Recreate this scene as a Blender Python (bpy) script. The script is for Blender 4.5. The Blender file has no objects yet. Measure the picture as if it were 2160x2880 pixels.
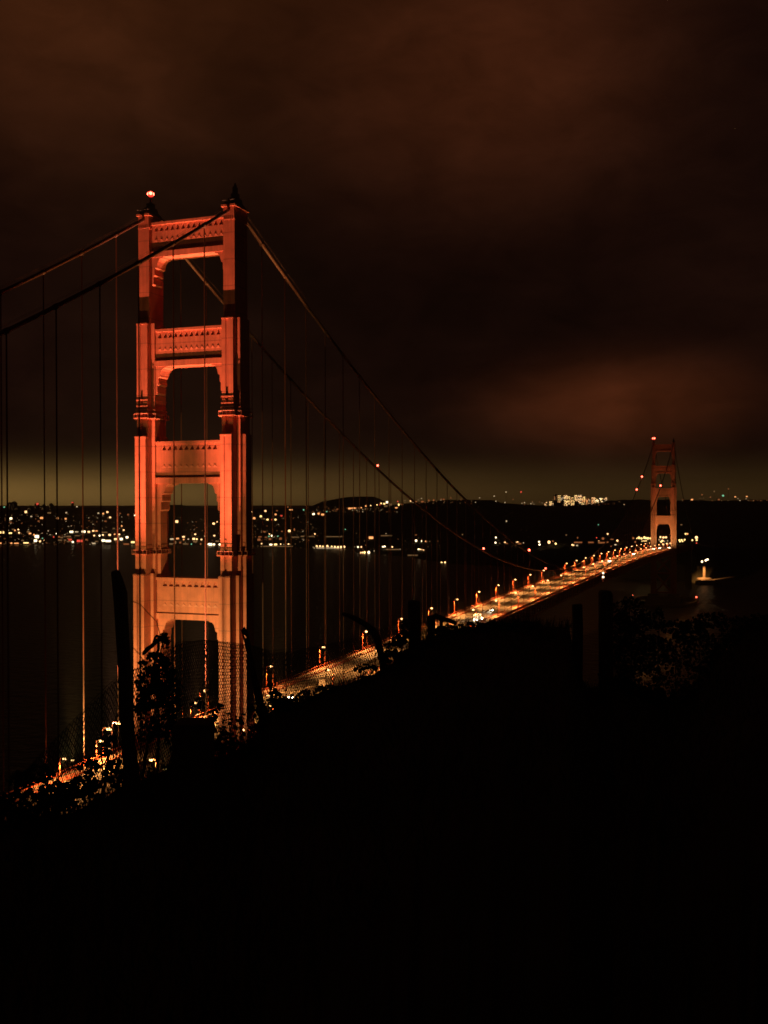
import bpy, bmesh, math, random
from mathutils import Vector, Matrix
random.seed(7)
S = bpy.context.scene
COL = S.collection
R = math.radians
# ------------------------------------------------------------------ camera
# X runs across the bridge (west = +), Y along the bridge (south, away), Z up from the water
CAM = Vector((156.136, -261.289, 145.04)); YAW = 0.36; PITCH = -0.0104; ROLL = -0.002; F_PX = 2968.05
cd = bpy.data.cameras.new("camera"); cam = bpy.data.objects.new("camera", cd); COL.objects.link(cam)
fw = Vector((-math.sin(YAW), math.cos(YAW), 0)); rt = Vector((math.cos(YAW), math.sin(YAW), 0)); up = Vector((0, 0, 1))
FW = fw*math.cos(PITCH) + up*math.sin(PITCH); U2 = up*math.cos(PITCH) - fw*math.sin(PITCH)
RT = rt*math.cos(ROLL) + U2*math.sin(ROLL); UP = U2*math.cos(ROLL) - rt*math.sin(ROLL)
m = Matrix((RT, UP, -FW)).transposed().to_4x4(); m.translation = CAM; cam.matrix_world = m
cd.sensor_fit = 'VERTICAL'; cd.sensor_height = 36.0; cd.sensor_width = 27.0; cd.lens = F_PX/2880*36.0
cd.clip_start = 0.1; cd.clip_end = 60000
S.camera = cam
S.view_settings.view_transform = 'Standard'; S.view_settings.look = 'None'
S.view_settings.exposure = 0.0; S.view_settings.gamma = 1.0
S.cycles.use_denoising = True
S.cycles.max_bounces = 4; S.cycles.sample_clamp_indirect = 3.0
S.cycles.filter_width = 1.7

def ray(x, y): return FW + RT*((x-1080)/F_PX) + UP*((1440-y)/F_PX)
def atD(x, y, D): return CAM + ray(x, y)*D           # D: metres along the view axis
def atX(x, y, v): d = ray(x, y); return CAM + d*((v-CAM.x)/d.x)
def atZ(x, y, v): d = ray(x, y); return CAM + d*((v-CAM.z)/d.z)

# ------------------------------------------------------------------ world: night sky, low cloud lit from below
W = bpy.data.worlds.new("World"); S.world = W; W.use_nodes = True
def build_world():
    nt = W.node_tree; N = nt.nodes; L = nt.links; N.clear()
    out = N.new('ShaderNodeOutputWorld'); bg = N.new('ShaderNodeBackground'); L.new(bg.outputs[0], out.inputs[0])
    tc = N.new('ShaderNodeTexCoord'); vec = tc.outputs['Generated']
    sep = N.new('ShaderNodeSeparateXYZ'); L.new(vec, sep.inputs[0]); z = sep.outputs[2]
    def math_(op, a, b=None, c=None):
        n = N.new('ShaderNodeMath'); n.operation = op
        for i, v in enumerate((a, b, c)):
            if v is None: continue
            if isinstance(v, (int, float)): n.inputs[i].default_value = v
            else: L.new(v, n.inputs[i])
        return n.outputs[0]
    def dotc(d):
        n = N.new('ShaderNodeVectorMath'); n.operation = 'DOT_PRODUCT'; L.new(vec, n.inputs[0]); n.inputs[1].default_value = d
        return n.outputs['Value']
    def gauss(v, c, s):      # exp(-((v-c)/s)^2)
        t = math_('DIVIDE', math_('SUBTRACT', v, c), s); return math_('EXPONENT', math_('MULTIPLY', math_('MULTIPLY', t, t), -1.0))
    az = math_('DIVIDE', dotc(tuple(rt)), math_('MAXIMUM', dotc(tuple(fw)), 0.05))   # tan of the bearing off the bay's middle
    mp = N.new('ShaderNodeMapping'); mp.inputs['Scale'].default_value = (1.6, 1.6, 3.2); L.new(vec, mp.inputs[0])
    n1 = N.new('ShaderNodeTexNoise'); n1.inputs['Scale'].default_value = 2.2; n1.inputs['Detail'].default_value = 4; n1.inputs['Roughness'].default_value = 0.5
    L.new(mp.outputs[0], n1.inputs['Vector'])
    cl = N.new('ShaderNodeMapRange'); cl.inputs[1].default_value = 0.34; cl.inputs[2].default_value = 0.68; cl.inputs[3].default_value = 0.55; cl.inputs[4].default_value = 1.35
    L.new(n1.outputs[0], cl.inputs[0])
    n2 = N.new('ShaderNodeTexNoise'); n2.inputs['Scale'].default_value = 9.0; n2.inputs['Detail'].default_value = 7; n2.inputs['Roughness'].default_value = 0.62; n2.inputs['Distortion'].default_value = 0.5
    L.new(mp.outputs[0], n2.inputs['Vector'])
    c2 = N.new('ShaderNodeMapRange'); c2.inputs[1].default_value = 0.3; c2.inputs[2].default_value = 0.7; c2.inputs[3].default_value = 0.80; c2.inputs[4].default_value = 1.2; L.new(n2.outputs[0], c2.inputs[0])
    cloud = math_('MULTIPLY', cl.outputs[0], c2.outputs[0])
    terms = []
    def lobe(fac, col, k, clouded=True):
        f = math_('MULTIPLY', fac, k)
        if clouded: f = math_('MULTIPLY', f, cloud)
        n = N.new('ShaderNodeVectorMath'); n.operation = 'SCALE'; n.inputs[0].default_value = col; L.new(f, n.inputs['Scale']); terms.append(n.outputs[0])
    one = math_('ADD', math_('MULTIPLY', z, 0.0), 1.0)
    below = N.new('ShaderNodeMapRange'); below.inputs[1].default_value = -0.03; below.inputs[2].default_value = 0.0; L.new(z, below.inputs[0])
    lobe(below.outputs[0], (0.0072, 0.0024, 0.0014), 1.0)                                  # deep overcast
    lobe(math_('MULTIPLY', gauss(z, 0.47, 0.14), gauss(az, -0.28, 0.27)), (0.043, 0.0112, 0.0028), 1.0)       # cloud lit over the tower
    lobe(math_('MULTIPLY', gauss(z, 0.385, 0.095), gauss(az, 0.10, 0.14)), (0.029, 0.0068, 0.0020), 1.0)        # second lit bank
    lobe(math_('MULTIPLY', gauss(z, 0.088, 0.033), gauss(az, 0.225, 0.10)), (0.064, 0.0145, 0.0042), 1.0)       # glow over the far tower
    lobe(math_('MULTIPLY', gauss(z, 0.008, 0.0215), math_('ADD', math_('MULTIPLY', gauss(az, -0.42, 0.36), 0.8), 0.15)), (0.220, 0.123, 0.032), 1.0, False)   # city glow under the cloud base
    lobe(math_('MULTIPLY', gauss(z, 0.03, 0.05), 0.2), (0.012, 0.007, 0.003), 1.0)
    acc = terms[0]
    for t in terms[1:]:
        n = N.new('ShaderNodeVectorMath'); n.operation = 'ADD'; L.new(acc, n.inputs[0]); L.new(t, n.inputs[1]); acc = n.outputs[0]
    L.new(acc, bg.inputs['Color']); bg.inputs['Strength'].default_value = 1.0
build_world()

# ------------------------------------------------------------------ materials
def mat(name, col, rough=0.6, metal=0.0, noise=None, emit=None, strength=0.0, sampling=None, seams=None):
    mt = bpy.data.materials.new(name); mt.use_nodes = True; nt = mt.node_tree; b = nt.nodes['Principled BSDF']
    b.inputs['Base Color'].default_value = (*col, 1); b.inputs['Roughness'].default_value = rough; b.inputs['Metallic'].default_value = metal
    if noise:
        sc, lo, hi = noise
        tc = nt.nodes.new('ShaderNodeTexCoord'); tx = nt.nodes.new('ShaderNodeTexNoise'); tx.inputs['Scale'].default_value = sc; tx.inputs['Detail'].default_value = 5
        nt.links.new(tc.outputs['Object'], tx.inputs['Vector'])
        mr = nt.nodes.new('ShaderNodeMapRange'); mr.inputs[1].default_value = 0.3; mr.inputs[2].default_value = 0.7; mr.inputs[3].default_value = lo; mr.inputs[4].default_value = hi
        nt.links.new(tx.outputs[0], mr.inputs[0]); fac = mr.outputs[0]
        if seams:                                       # plate joints: thin dark lines every `seams` metres of height
            sp = nt.nodes.new('ShaderNodeSeparateXYZ'); nt.links.new(tc.outputs['Object'], sp.inputs[0])
            md = nt.nodes.new('ShaderNodeMath'); md.operation = 'MODULO'; nt.links.new(sp.outputs[2], md.inputs[0]); md.inputs[1].default_value = seams
            gt = nt.nodes.new('ShaderNodeMapRange'); gt.inputs[1].default_value = 0.16; gt.inputs[2].default_value = 0.22; gt.inputs[3].default_value = 0.55; gt.inputs[4].default_value = 1.0
            nt.links.new(md.outputs[0], gt.inputs[0])
            mu = nt.nodes.new('ShaderNodeMath'); mu.operation = 'MULTIPLY'; nt.links.new(fac, mu.inputs[0]); nt.links.new(gt.outputs[0], mu.inputs[1]); fac = mu.outputs[0]
        if seams:
            mp = nt.nodes.new('ShaderNodeMapping'); mp.inputs['Scale'].default_value = (1.9, 1.9, 0.05); nt.links.new(tc.outputs['Object'], mp.inputs[0])
            t2 = nt.nodes.new('ShaderNodeTexNoise'); t2.inputs['Scale'].default_value = 1.0; t2.inputs['Detail'].default_value = 4; nt.links.new(mp.outputs[0], t2.inputs['Vector'])
            m2 = nt.nodes.new('ShaderNodeMapRange'); m2.inputs[1].default_value = 0.3; m2.inputs[2].default_value = 0.7; m2.inputs[3].default_value = 0.78; m2.inputs[4].default_value = 1.1; nt.links.new(t2.outputs[0], m2.inputs[0])
            m3 = nt.nodes.new('ShaderNodeMath'); m3.operation = 'MULTIPLY'; nt.links.new(fac, m3.inputs[0]); nt.links.new(m2.outputs[0], m3.inputs[1]); fac = m3.outputs[0]
        vm = nt.nodes.new('ShaderNodeVectorMath'); vm.operation = 'SCALE'; vm.inputs[0].default_value = col
        nt.links.new(fac, vm.inputs['Scale']); nt.links.new(vm.outputs[0], b.inputs['Base Color'])
    if emit:
        b.inputs['Emission Color'].default_value = (*emit, 1); b.inputs['Emission Strength'].default_value = strength
    if sampling: mt.cycles.emission_sampling = sampling
    return mt
ORANGE = mat('orange_steel', (0.52, 0.108, 0.056), 0.55, noise=(0.35, 0.82, 1.12), seams=7.3)
ROPE = mat('painted_rope', (0.24, 0.065, 0.03), 0.6, noise=(0.5, 0.85, 1.1))
CABLE = mat('dark_cable', (0.12, 0.034, 0.017), 0.65, noise=(0.5, 0.8, 1.1))  # darkened evenly, so light bounced off the road leaves it dim
DARKSTEEL = mat('dark_steel', (0.10, 0.05, 0.04), 0.6, noise=(1.0, 0.8, 1.1))
ASPHALT = mat('asphalt', (0.078, 0.070, 0.062), 0.75, noise=(0.25, 0.7, 1.25))
CONCRETE = mat('concrete', (0.22, 0.19, 0.16), 0.85, noise=(0.4, 0.75, 1.15))
def _lanes():                                          # worn dashed lane lines in the road surface itself
    nt = ASPHALT.node_tree; b = nt.nodes['Principled BSDF']; src = b.inputs['Base Color'].links[0].from_socket; N = nt.nodes.new; L = nt.links.new
    tc = N('ShaderNodeTexCoord'); sp = N('ShaderNodeSeparateXYZ'); L(tc.outputs['Object'], sp.inputs[0])
    def M(op, a, v=None):
        n = N('ShaderNodeMath'); n.operation = op
        for i, q in enumerate((a, v)):
            if q is None: continue
            if isinstance(q, (int, float)): n.inputs[i].default_value = q
            else: L(q, n.inputs[i])
        return n.outputs[0]
    ax = M('ABSOLUTE', sp.outputs[0]); lx = M('LESS_THAN', M('ABSOLUTE', M('SUBTRACT', M('MODULO', ax, 3.1), 1.55)), 2.0)
    near = M('GREATER_THAN', M('ABSOLUTE', M('SUBTRACT', M('MODULO', ax, 3.1), 1.55)), 1.47)
    dash = M('LESS_THAN', M('MODULO', M('ADD', sp.outputs[1], 1464.0), 14.6), 3.6)
    mx = N('ShaderNodeMix'); mx.data_type = 'RGBA'; L(M('MULTIPLY', near, dash), mx.inputs[0]); L(src, mx.inputs[6]); mx.inputs[7].default_value = (.5,.47,.4,1); L(mx.outputs[2], b.inputs['Base Color'])
_lanes()
PAINT = mat('road_paint', (0.7, 0.66, 0.55), 0.6, noise=(3, 0.8, 1.0))
LAND = mat('dark_woodland', (0.030, 0.032, 0.022), 0.95, noise=(0.02, 0.5, 1.4))
EARTH = mat('hill_earth', (0.05, 0.04, 0.03), 1.0, noise=(0.8, 0.5, 1.3))
WOOD = mat('weathered_wood', (0.09, 0.07, 0.055), 0.9, noise=(6, 0.6, 1.3))
RUST = mat('rusty_steel', (0.08, 0.05, 0.04), 0.8, noise=(9, 0.6, 1.3))
WIRE = mat('dull_wire', (0.08, 0.075, 0.07), 0.6, noise=(4, 0.7, 1.2))
LEAF = mat('dark_leaf', (0.035, 0.05, 0.02), 0.7, noise=(5, 0.6, 1.4))
STEM = mat('woody_stem', (0.06, 0.045, 0.03), 0.9, noise=(8, 0.6, 1.3))
GRASS = mat('dry_grass', (0.07, 0.06, 0.03), 0.9, noise=(1, 0.6, 1.3))
WALL = mat('dark_facade', (0.10, 0.09, 0.08), 0.9, noise=(0.1, 0.6, 1.2))
CARP = [mat('car_paint_%s' % n, c, 0.35, noise=(2, 0.95, 1.0)) for n, c in (('white', (0.7, 0.68, 0.64)), ('grey', (0.25, 0.25, 0.26)), ('dark', (0.05, 0.05, 0.06)))]
GLASS = mat('dark_glass', (0.02, 0.02, 0.025), 0.1, noise=(2, 0.9, 1.1))
TYRE = mat('tyre_rubber', (0.02, 0.02, 0.02), 0.9, noise=(5, 0.8, 1.1))
L_SOD = mat('sodium_lens', (0.8, 0.6, 0.3), 0.4, emit=(1.0, 0.50, 0.17), strength=8, sampling='NONE')
L_HEAD = mat('headlight_lens', (0.8, 0.8, 0.7), 0.3, emit=(1.0, 0.85, 0.58), strength=60, sampling='NONE')
L_TAIL = mat('taillight_lens', (0.5, 0.02, 0.02), 0.3, emit=(1.0, 0.04, 0.02), strength=8, sampling='NONE')
L_HALO = mat('red_halo', (0.5, 0.02, 0.02), 0.3, emit=(1.0, 0.035, 0.02), strength=1.8, sampling='NONE')  # glow of the globe that gives the tower beacon its halo
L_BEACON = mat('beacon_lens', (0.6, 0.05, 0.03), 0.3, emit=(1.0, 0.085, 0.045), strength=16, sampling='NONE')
EM = {k: mat('glow_' + n, (0.5, 0.5, 0.45), 0.5, emit=c, strength=s, sampling='NONE') for k, (n, c, s) in dict(
    w=('warm_white', (1.0, 0.54, 0.22), 3.2), c=('cool_white', (1.0, 0.76, 0.44), 4.2), o=('orange', (1.0, 0.38, 0.12), 1.9),
    r=('red', (1.0, 0.09, 0.05), 1.2), g=('green', (0.30, 0.9, 0.50), 1.0), y=('yellow', (1.0, 0.64, 0.22), 3.0),
    d=('dim_amber', (1.0, 0.52, 0.20), 0.22), k=('dim_orange', (1.0, 0.30, 0.09), 0.35), q=('pale', (1.0, 0.72, 0.40), 0.9)).items()}
# water: nearly black, small waves
WATER = mat('bay_water', (0.006, 0.0045, 0.0035), 0.34)
def _w():
    nt = WATER.node_tree; b = nt.nodes['Principled BSDF']; b.inputs['IOR'].default_value = 1.33; b.inputs['Specular IOR Level'].default_value = 0.13
    tc = nt.nodes.new('ShaderNodeTexCoord'); nz = nt.nodes.new('ShaderNodeTexNoise'); nz.inputs['Scale'].default_value = 0.09; nz.inputs['Detail'].default_value = 6
    nt.links.new(tc.outputs['Object'], nz.inputs['Vector']); bp = nt.nodes.new('ShaderNodeBump'); bp.inputs['Strength'].default_value = 0.7; bp.inputs['Distance'].default_value = 4.0
    nt.links.new(nz.outputs[0], bp.inputs['Height']); nt.links.new(bp.outputs[0], b.inputs['Normal'])
_w()

# ------------------------------------------------------------------ mesh helpers
class MB:
    def __init__(self): self.v = []; self.f = []; self.mi = []; self.k = 0
    def mat(self, k): self.k = k; return self
    def add(self, vs, fs):
        o = len(self.v); self.v += [tuple(p) for p in vs]
        for f in fs: self.f.append(tuple(i+o for i in f)); self.mi.append(self.k)
    def box(self, x0, x1, y0, y1, z0, z1):
        self.add([(x0,y0,z0),(x1,y0,z0),(x1,y1,z0),(x0,y1,z0),(x0,y0,z1),(x1,y0,z1),(x1,y1,z1),(x0,y1,z1)],
                 [(0,3,2,1),(4,5,6,7),(0,1,5,4),(1,2,6,5),(2,3,7,6),(3,0,4,7)])
    def obox(self, c, ax, ay, az):       # oriented box: centre and three half-axis vectors
        c, ax, ay, az = map(Vector, (c, ax, ay, az)); vs = []
        for k in (-1, 1):
            for sx, sy in ((-1,-1),(1,-1),(1,1),(-1,1)): vs.append(c + ax*sx + ay*sy + az*k)
        self.add(vs, [(0,3,2,1),(4,5,6,7),(0,1,5,4),(1,2,6,5),(2,3,7,6),(3,0,4,7)])
    def prism(self, poly, z0, z1, bottom=True, top=True, ax=(0,1,2)):   # extrude a polygon; ax maps (u,v,w) to xyz order
        n = len(poly); vs = []
        for w in (z0, z1):
            for u, v in poly:
                p = [0,0,0]; p[ax[0]] = u; p[ax[1]] = v; p[ax[2]] = w; vs.append(p)
        fs = [(i, (i+1) % n, n+(i+1) % n, n+i) for i in range(n)]
        if bottom: fs.append(tuple(reversed(range(n))))
        if top: fs.append(tuple(range(n, 2*n)))
        self.add(vs, fs)
    def tube(self, pts, r, n=6, cap=True):
        pts = [Vector(p) for p in pts]; rs = r if isinstance(r, (list, tuple)) else [r]*len(pts); vs = []; ref = None
        for i, p in enumerate(pts):
            d = (pts[min(i+1, len(pts)-1)] - pts[max(i-1, 0)]).normalized()
            if ref is None: ref = Vector((0,0,1)) if abs(d.z) < 0.9 else Vector((1,0,0))
            a = d.cross(ref).normalized(); b = a.cross(d).normalized(); ref = b
            for k in range(n): t = 2*math.pi*k/n; vs.append(p + (a*math.cos(t) + b*math.sin(t))*rs[i])
        fs = []
        for i in range(len(pts)-1):
            for k in range(n): fs.append((i*n+k, i*n+(k+1) % n, (i+1)*n+(k+1) % n, (i+1)*n+k))
        if cap: fs += [tuple(reversed(range(n))), tuple(range((len(pts)-1)*n, len(pts)*n))]
        self.add(vs, fs)
    def ball(self, c, rx, ry=None, rz=None, n=10, m_=6):
        ry = ry or rx; rz = rz or rx; c = Vector(c); vs = [c + Vector((0,0,rz))]
        for i in range(1, m_):
            t = math.pi*i/m_
            for k in range(n): q = 2*math.pi*k/n; vs.append(c + Vector((rx*math.sin(t)*math.cos(q), ry*math.sin(t)*math.sin(q), rz*math.cos(t))))
        vs.append(c - Vector((0,0,rz))); fs = [(0, 1+k, 1+(k+1) % n) for k in range(n)]
        for i in range(m_-2):
            for k in range(n): a = 1+i*n; fs.append((a+k, a+n+k, a+n+(k+1) % n, a+(k+1) % n))
        e = len(vs)-1; a = 1+(m_-2)*n; fs += [(e, a+(k+1) % n, a+k) for k in range(n)]
        self.add(vs, fs)
    def lathe(self, prof, c=(0,0), n=24, sx=1.0, sy=1.0):
        vs = []; m_ = len(prof)
        for r_, z_ in prof:
            for k in range(n): t = 2*math.pi*k/n; vs.append((c[0]+r_*sx*math.cos(t), c[1]+r_*sy*math.sin(t), z_))
        fs = [(i*n+k, i*n+(k+1) % n, (i+1)*n+(k+1) % n, (i+1)*n+k) for i in range(m_-1) for k in range(n)]
        fs.append(tuple(range((m_-1)*n, m_*n))); self.add(vs, fs)
    def mesh(self, name, mats, smooth=False):
        me = bpy.data.meshes.new(name); me.from_pydata(self.v, [], self.f); me.update()
        for m_ in (mats if isinstance(mats, (list, tuple)) else [mats]): me.materials.append(m_)
        me.polygons.foreach_set('material_index', self.mi)
        if smooth: me.polygons.foreach_set('use_smooth', [True]*len(me.polygons))
        bm = bmesh.new(); bm.from_mesh(me); bmesh.ops.recalc_face_normals(bm, faces=bm.faces); bm.to_mesh(me); bm.free()
        return me
    def build(self, name, mats, parent=None, loc=None, smooth=False):
        o = bpy.data.objects.new(name, self.mesh(name, mats, smooth)); COL.objects.link(o)
        if loc is not None: o.location = loc
        if parent: o.parent = parent
        return o
def thing(name, label, cat, loc=(0,0,0), rz=0, group=None):
    o = bpy.data.objects.new(name, None); COL.objects.link(o); o.location = loc; o.rotation_euler = (0,0,rz); o.empty_display_size = 0.2
    return tag(o, label, cat, group)
def tag(o, label, cat, group=None):
    o['label'] = label; o['category'] = cat
    if group: o['group'] = group
    return o
def struct(o): o['kind'] = 'structure'; return o
def dup(o, parent=None, lights=True):
    c = o.copy(); COL.objects.link(c); c.parent = parent
    for ch in o.children:
        if ch.type == 'LIGHT' and not lights: continue
        dup(ch, c, lights)
    return c
def spot(name, loc, aim, watts, size, blend, col, parent=None, rad=0.4):
    l = bpy.data.lights.new(name, 'SPOT'); l.energy = watts; l.spot_size = R(size); l.spot_blend = blend; l.color = col; l.shadow_soft_size = rad
    o = bpy.data.objects.new(name, l); COL.objects.link(o); o.location = loc
    o.rotation_euler = (Vector(aim) - Vector(loc)).to_track_quat('-Z', 'Y').to_euler()
    if parent: o.parent = parent
    return o
ORD = ['first','second','third','fourth','fifth','sixth','seventh','eighth','ninth','tenth','eleventh','twelfth','thirteenth','fourteenth','fifteenth','sixteenth','seventeenth','eighteenth','nineteenth','twentieth',
       'twenty-first','twenty-second','twenty-third','twenty-fourth','twenty-fifth','twenty-sixth','twenty-seventh','twenty-eighth','twenty-ninth','thirtieth']
SODIUM = (1.0, 0.38, 0.09)

# ------------------------------------------------------------------ water
mb = MB(); mb.add([(-30000,-4000,0),(30000,-4000,0),(30000,32000,0),(-30000,32000,0)], [(0,1,2,3)])
struct(mb.build('water', WATER))

# ------------------------------------------------------------------ the far land: shore distance, ridge distance, ridge height by bearing
LANDC = [  # bearing column (px of the photo), shore dist, ridge dist, ridge line px, bluff height
    (-500,3540,6300,1436,4),(0,3540,6300,1437,4),(58,3540,6300,1436,4),(145,3530,6200,1431,4),(199,3520,6200,1427,4),(290,3515,6100,1426,4),(367,3510,6000,1424,4),
    (470,3500,6000,1419,4),(512,3490,6000,1419,4),(540,3470,6000,1425,4),(616,3440,6000,1431,4),(705,3330,5900,1431,4),(821,3280,5700,1428,4),(880,3240,5200,1437,4),(914,3215,4900,1440,4),
    (980,3190,4700,1431,4),(1010,2920,4600,1429,4),(1045,2920,4550,1426,4),(1070,2850,4500,1423,4),(1161,2700,4400,1415,4),(1206,2560,4300,1410.5,5),(1251,2455,4250,1407,6),(1303,2400,4200,1406,12),
    (1386,2340,4200,1407.5,24),(1416,2320,4200,1416,28),(1499,2240,4300,1420.5,42),(1558,2180,4300,1425,52),(1630,2080,4300,1421.5,62),(1702,2000,4300,1412,66),(1739,1960,4200,1407.5,66),
    (1850,1900,4000,1407,66),(1902,1880,4000,1407.5,66),(1960,1860,4000,1409,64),(2015,1870,4000,1410.5,56),(2090,2050,4100,1409,46),(2160,2400,4300,1407.5,34),(2600,4200,6500,1408,30)]
def land_col(x):
    for a, b in zip(LANDC, LANDC[1:]):
        if a[0] <= x <= b[0]:
            t = (x-a[0])/(b[0]-a[0]); return [p+(q-p)*t for p, q in zip(a, b)]
    return list(LANDC[0] if x < 0 else LANDC[-1])
def land_z(x, D):
    _, ds, dr, yr, bl = land_col(x); zr = CAM.z - (yr-1409.5)*dr/F_PX
    if D <= ds: return -2.0
    if D >= dr: return zr - min(1, (D-dr)/400)*22
    t = (D-ds)/(dr-ds); e = min(1, (D-ds)/70.0)
    return bl*e + (zr-bl)*max(0, t-0.03)**1.25/0.963
def hray(x): # horizontal bearing for a column
    d = FW + RT*((x-1080)/F_PX); return Vector((d.x, d.y, 0))
def on_land(x, y, lift=0.0):           # where the sight line through a photo pixel meets the land (lifted)
    d = ray(x, y); D0 = land_col(x)[1]; D = D0
    dr = land_col(x)[2]
    while D < dr:
        if CAM.z + d.z*D <= land_z(x, D) + lift: return D
        D += 8
    return dr + 120
def terrain():
    xs = [-500 + i*12 for i in range(260)]; mb = MB(); nr = 40; vs = []; n = len(xs)
    for j in range(nr+4):
        for i, x in enumerate(xs):
            _, ds, dr, yr, bl = land_col(x)
            if j == 0: D, z = ds-12, -3
            elif j <= nr: t = ((j-1)/(nr-1))**1.4; D = ds + (dr-ds)*t; z = land_z(x, D) if j > 1 else 0.6
            else: D = dr + 200*(j-nr)**2; z = land_z(x, D)
            if 2 < j: 
                rough = math.sin(x*0.11+j*1.7)*math.sin(x*0.031+j)*1.0 + random.uniform(-1, 1)
                z += rough*(2.2 if j >= nr-6 else 1.0)*min(1, D/3000)*(0.55 if j == nr else 1)
            p = CAM + hray(x)*D; vs.append((p.x, p.y, z))
    fs = [(j*n+i, j*n+i+1, (j+1)*n+i+1, (j+1)*n+i) for j in range(nr+3) for i in range(n-1)]
    mb.add(vs, fs); struct(mb.build('terrain', LAND))
    # the far hill beyond the first ridge, its top just showing
    mb = MB(); prof = [(840,1440),(862,1430),(885,1419),(905,1411),(925,1406),(945,1402.5),(975,1399),(1000,1397),(1030,1396.5),(1050,1398),(1066,1403),(1085,1412),(1110,1424),(1130,1440)]
    D0 = 8200; vs = []
    for dz, dd in ((0, -900), (0.75, -300), (1, 0), (0.8, 400)):
        for x, y in prof:
            z = 40 + (CAM.z - (y-1409.5)*D0/F_PX - 40)*dz; p = CAM + hray(x)*(D0+dd); vs.append((p.x, p.y, z + random.uniform(-3, 3)*(dz > 0)))
    k = len(prof); mb.add(vs, [(j*k+i, j*k+i+1, (j+1)*k+i+1, (j+1)*k+i) for j in range(3) for i in range(k-1)])
    struct(mb.build('hill', LAND, smooth=True))
terrain()

# ------------------------------------------------------------------ bridge: deck profile
def zd(y):
    if 0 <= y <= 1280: return 77 + 7.0*(1-((y-640)/640)**2)
    return 77 + 0.0219*y if y < 0 else 77 - 0.0219*(y-1280)
def zc(y):                                            # main cable
    if 0 <= y <= 1280: return 88.0 + 0.000340*(y-640)**2
    t = -y if y < 0 else y-1280
    return 227.3 - 0.565*t + 0.00045*t*t

def strip(mb, x0, x1, dz0, dz1, ys):                  # box strip following the deck
    vs = []; fs = []
    for y in ys:
        z = zd(y); vs += [(x0,y,z+dz0),(x1,y,z+dz0),(x1,y,z+dz1),(x0,y,z+dz1)]
    for i in range(len(ys)-1):
        a = 4*i; b = a+4
        for k in range(4): fs.append((a+k, a+(k+1) % 4, b+(k+1) % 4, b+k))
    fs += [(0,1,2,3), (4*len(ys)-1, 4*len(ys)-2, 4*len(ys)-3, 4*len(ys)-4)]; mb.add(vs, fs)
def deck():
    t = thing('bridge_deck', 'long lit road deck running from the near tower to the far tower', 'bridge deck')
    ys = [-250 + 7.62*i for i in range(int(1880/7.62)+2)]
    b = MB(); strip(b, -9.4, 9.4, -0.6, 0.0, ys); b.build('roadway', ASPHALT, t)
    for s in (-1, 1):
        b = MB(); x0, x1 = sorted((s*9.55, s*12.95)); strip(b, x0, x1, -0.5, 0.22, ys); b.build('sidewalk', CONCRETE, t)
        b = MB(); x0, x1 = sorted((s*9.42, s*9.53)); strip(b, x0, x1, -0.3, 0.42, ys)                      # kerb and guard rail
        strip(b, x0, x1, 0.62, 0.74, ys); strip(b, x0, x1, 0.92, 1.08, ys)
        for y in ys: b.box(x0, x1, y-.07, y+.07, zd(y)+.4, zd(y)+1.1)
        b.build('guard_rail', ORANGE, t)
        b = MB(); x0, x1 = sorted((s*13.0, s*13.12)); strip(b, x0, x1, -0.9, 0.5, ys); strip(b, x0-.03, x1+.03, 1.22, 1.36, ys)   # fascia and handrail
        for i in range(len(ys)-1):
            for k in range(4):
                y = ys[i] + 7.62*k/4; b.box(x0+.02, x1-.02, y-.06 if k else y-.13, y+.06 if k else y+.13, zd(y)+.45, zd(y)+1.25)
        b.build('railing', ORANGE, t)
        b = MB(); x0, x1 = sorted((s*13.25, s*14.05)); strip(b, x0, x1, -1.9, -1.0, ys); strip(b, x0, x1, -9.0, -8.2, ys)           # stiffening truss
        for i in range(0, len(ys)-1):
            y = ys[i]; y2 = ys[i+1]; xm = s*13.65
            b.box(xm-.25, xm+.25, y-.2, y+.2, zd(y)-8.3, zd(y)-1.8)
            p, q = ((xm,y,zd(y)-8.4),(xm,y2,zd(y2)-1.6)) if i % 2 else ((xm,y,zd(y)-1.6),(xm,y2,zd(y2)-8.4)); b.tube([p, q], .28, 4, False)
        b.build('truss', ORANGE, t)
    b = MB(); strip(b, -.12, .12, 0.01, 0.85, ys); b.build('median_barrier', CONCRETE, t)
    b = MB()                                           # floor beams and lower laterals under the road
    for i, y in enumerate(ys[::2]):
        b.box(-13.2, 13.2, y-.3, y+.3, zd(y)-2.4, zd(y)-0.7); b.box(-13.2, 13.2, y-.2, y+.2, zd(y)-8.9, zd(y)-8.4)
    for x in (-7, 7): strip(b, x-.25, x+.25, -8.7, -8.45, ys); strip(b, x-.25, x+.25, -2.3, -.75, ys)
    b.build('floor_framing', ORANGE, t)
    for z_, r_ in ((83.4, .75), (80.0, .85)):          # two white lights hanging under midspan
        b = MB(); b.ball((14.5, 644, z_), r_); b.mat(1).tube([(14.5,644,z_+.5),(14.5,644,z_+3)], .12, 4); b.build('span_light', [EM['c'], DARKSTEEL], t)
    return t
deck()

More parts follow.
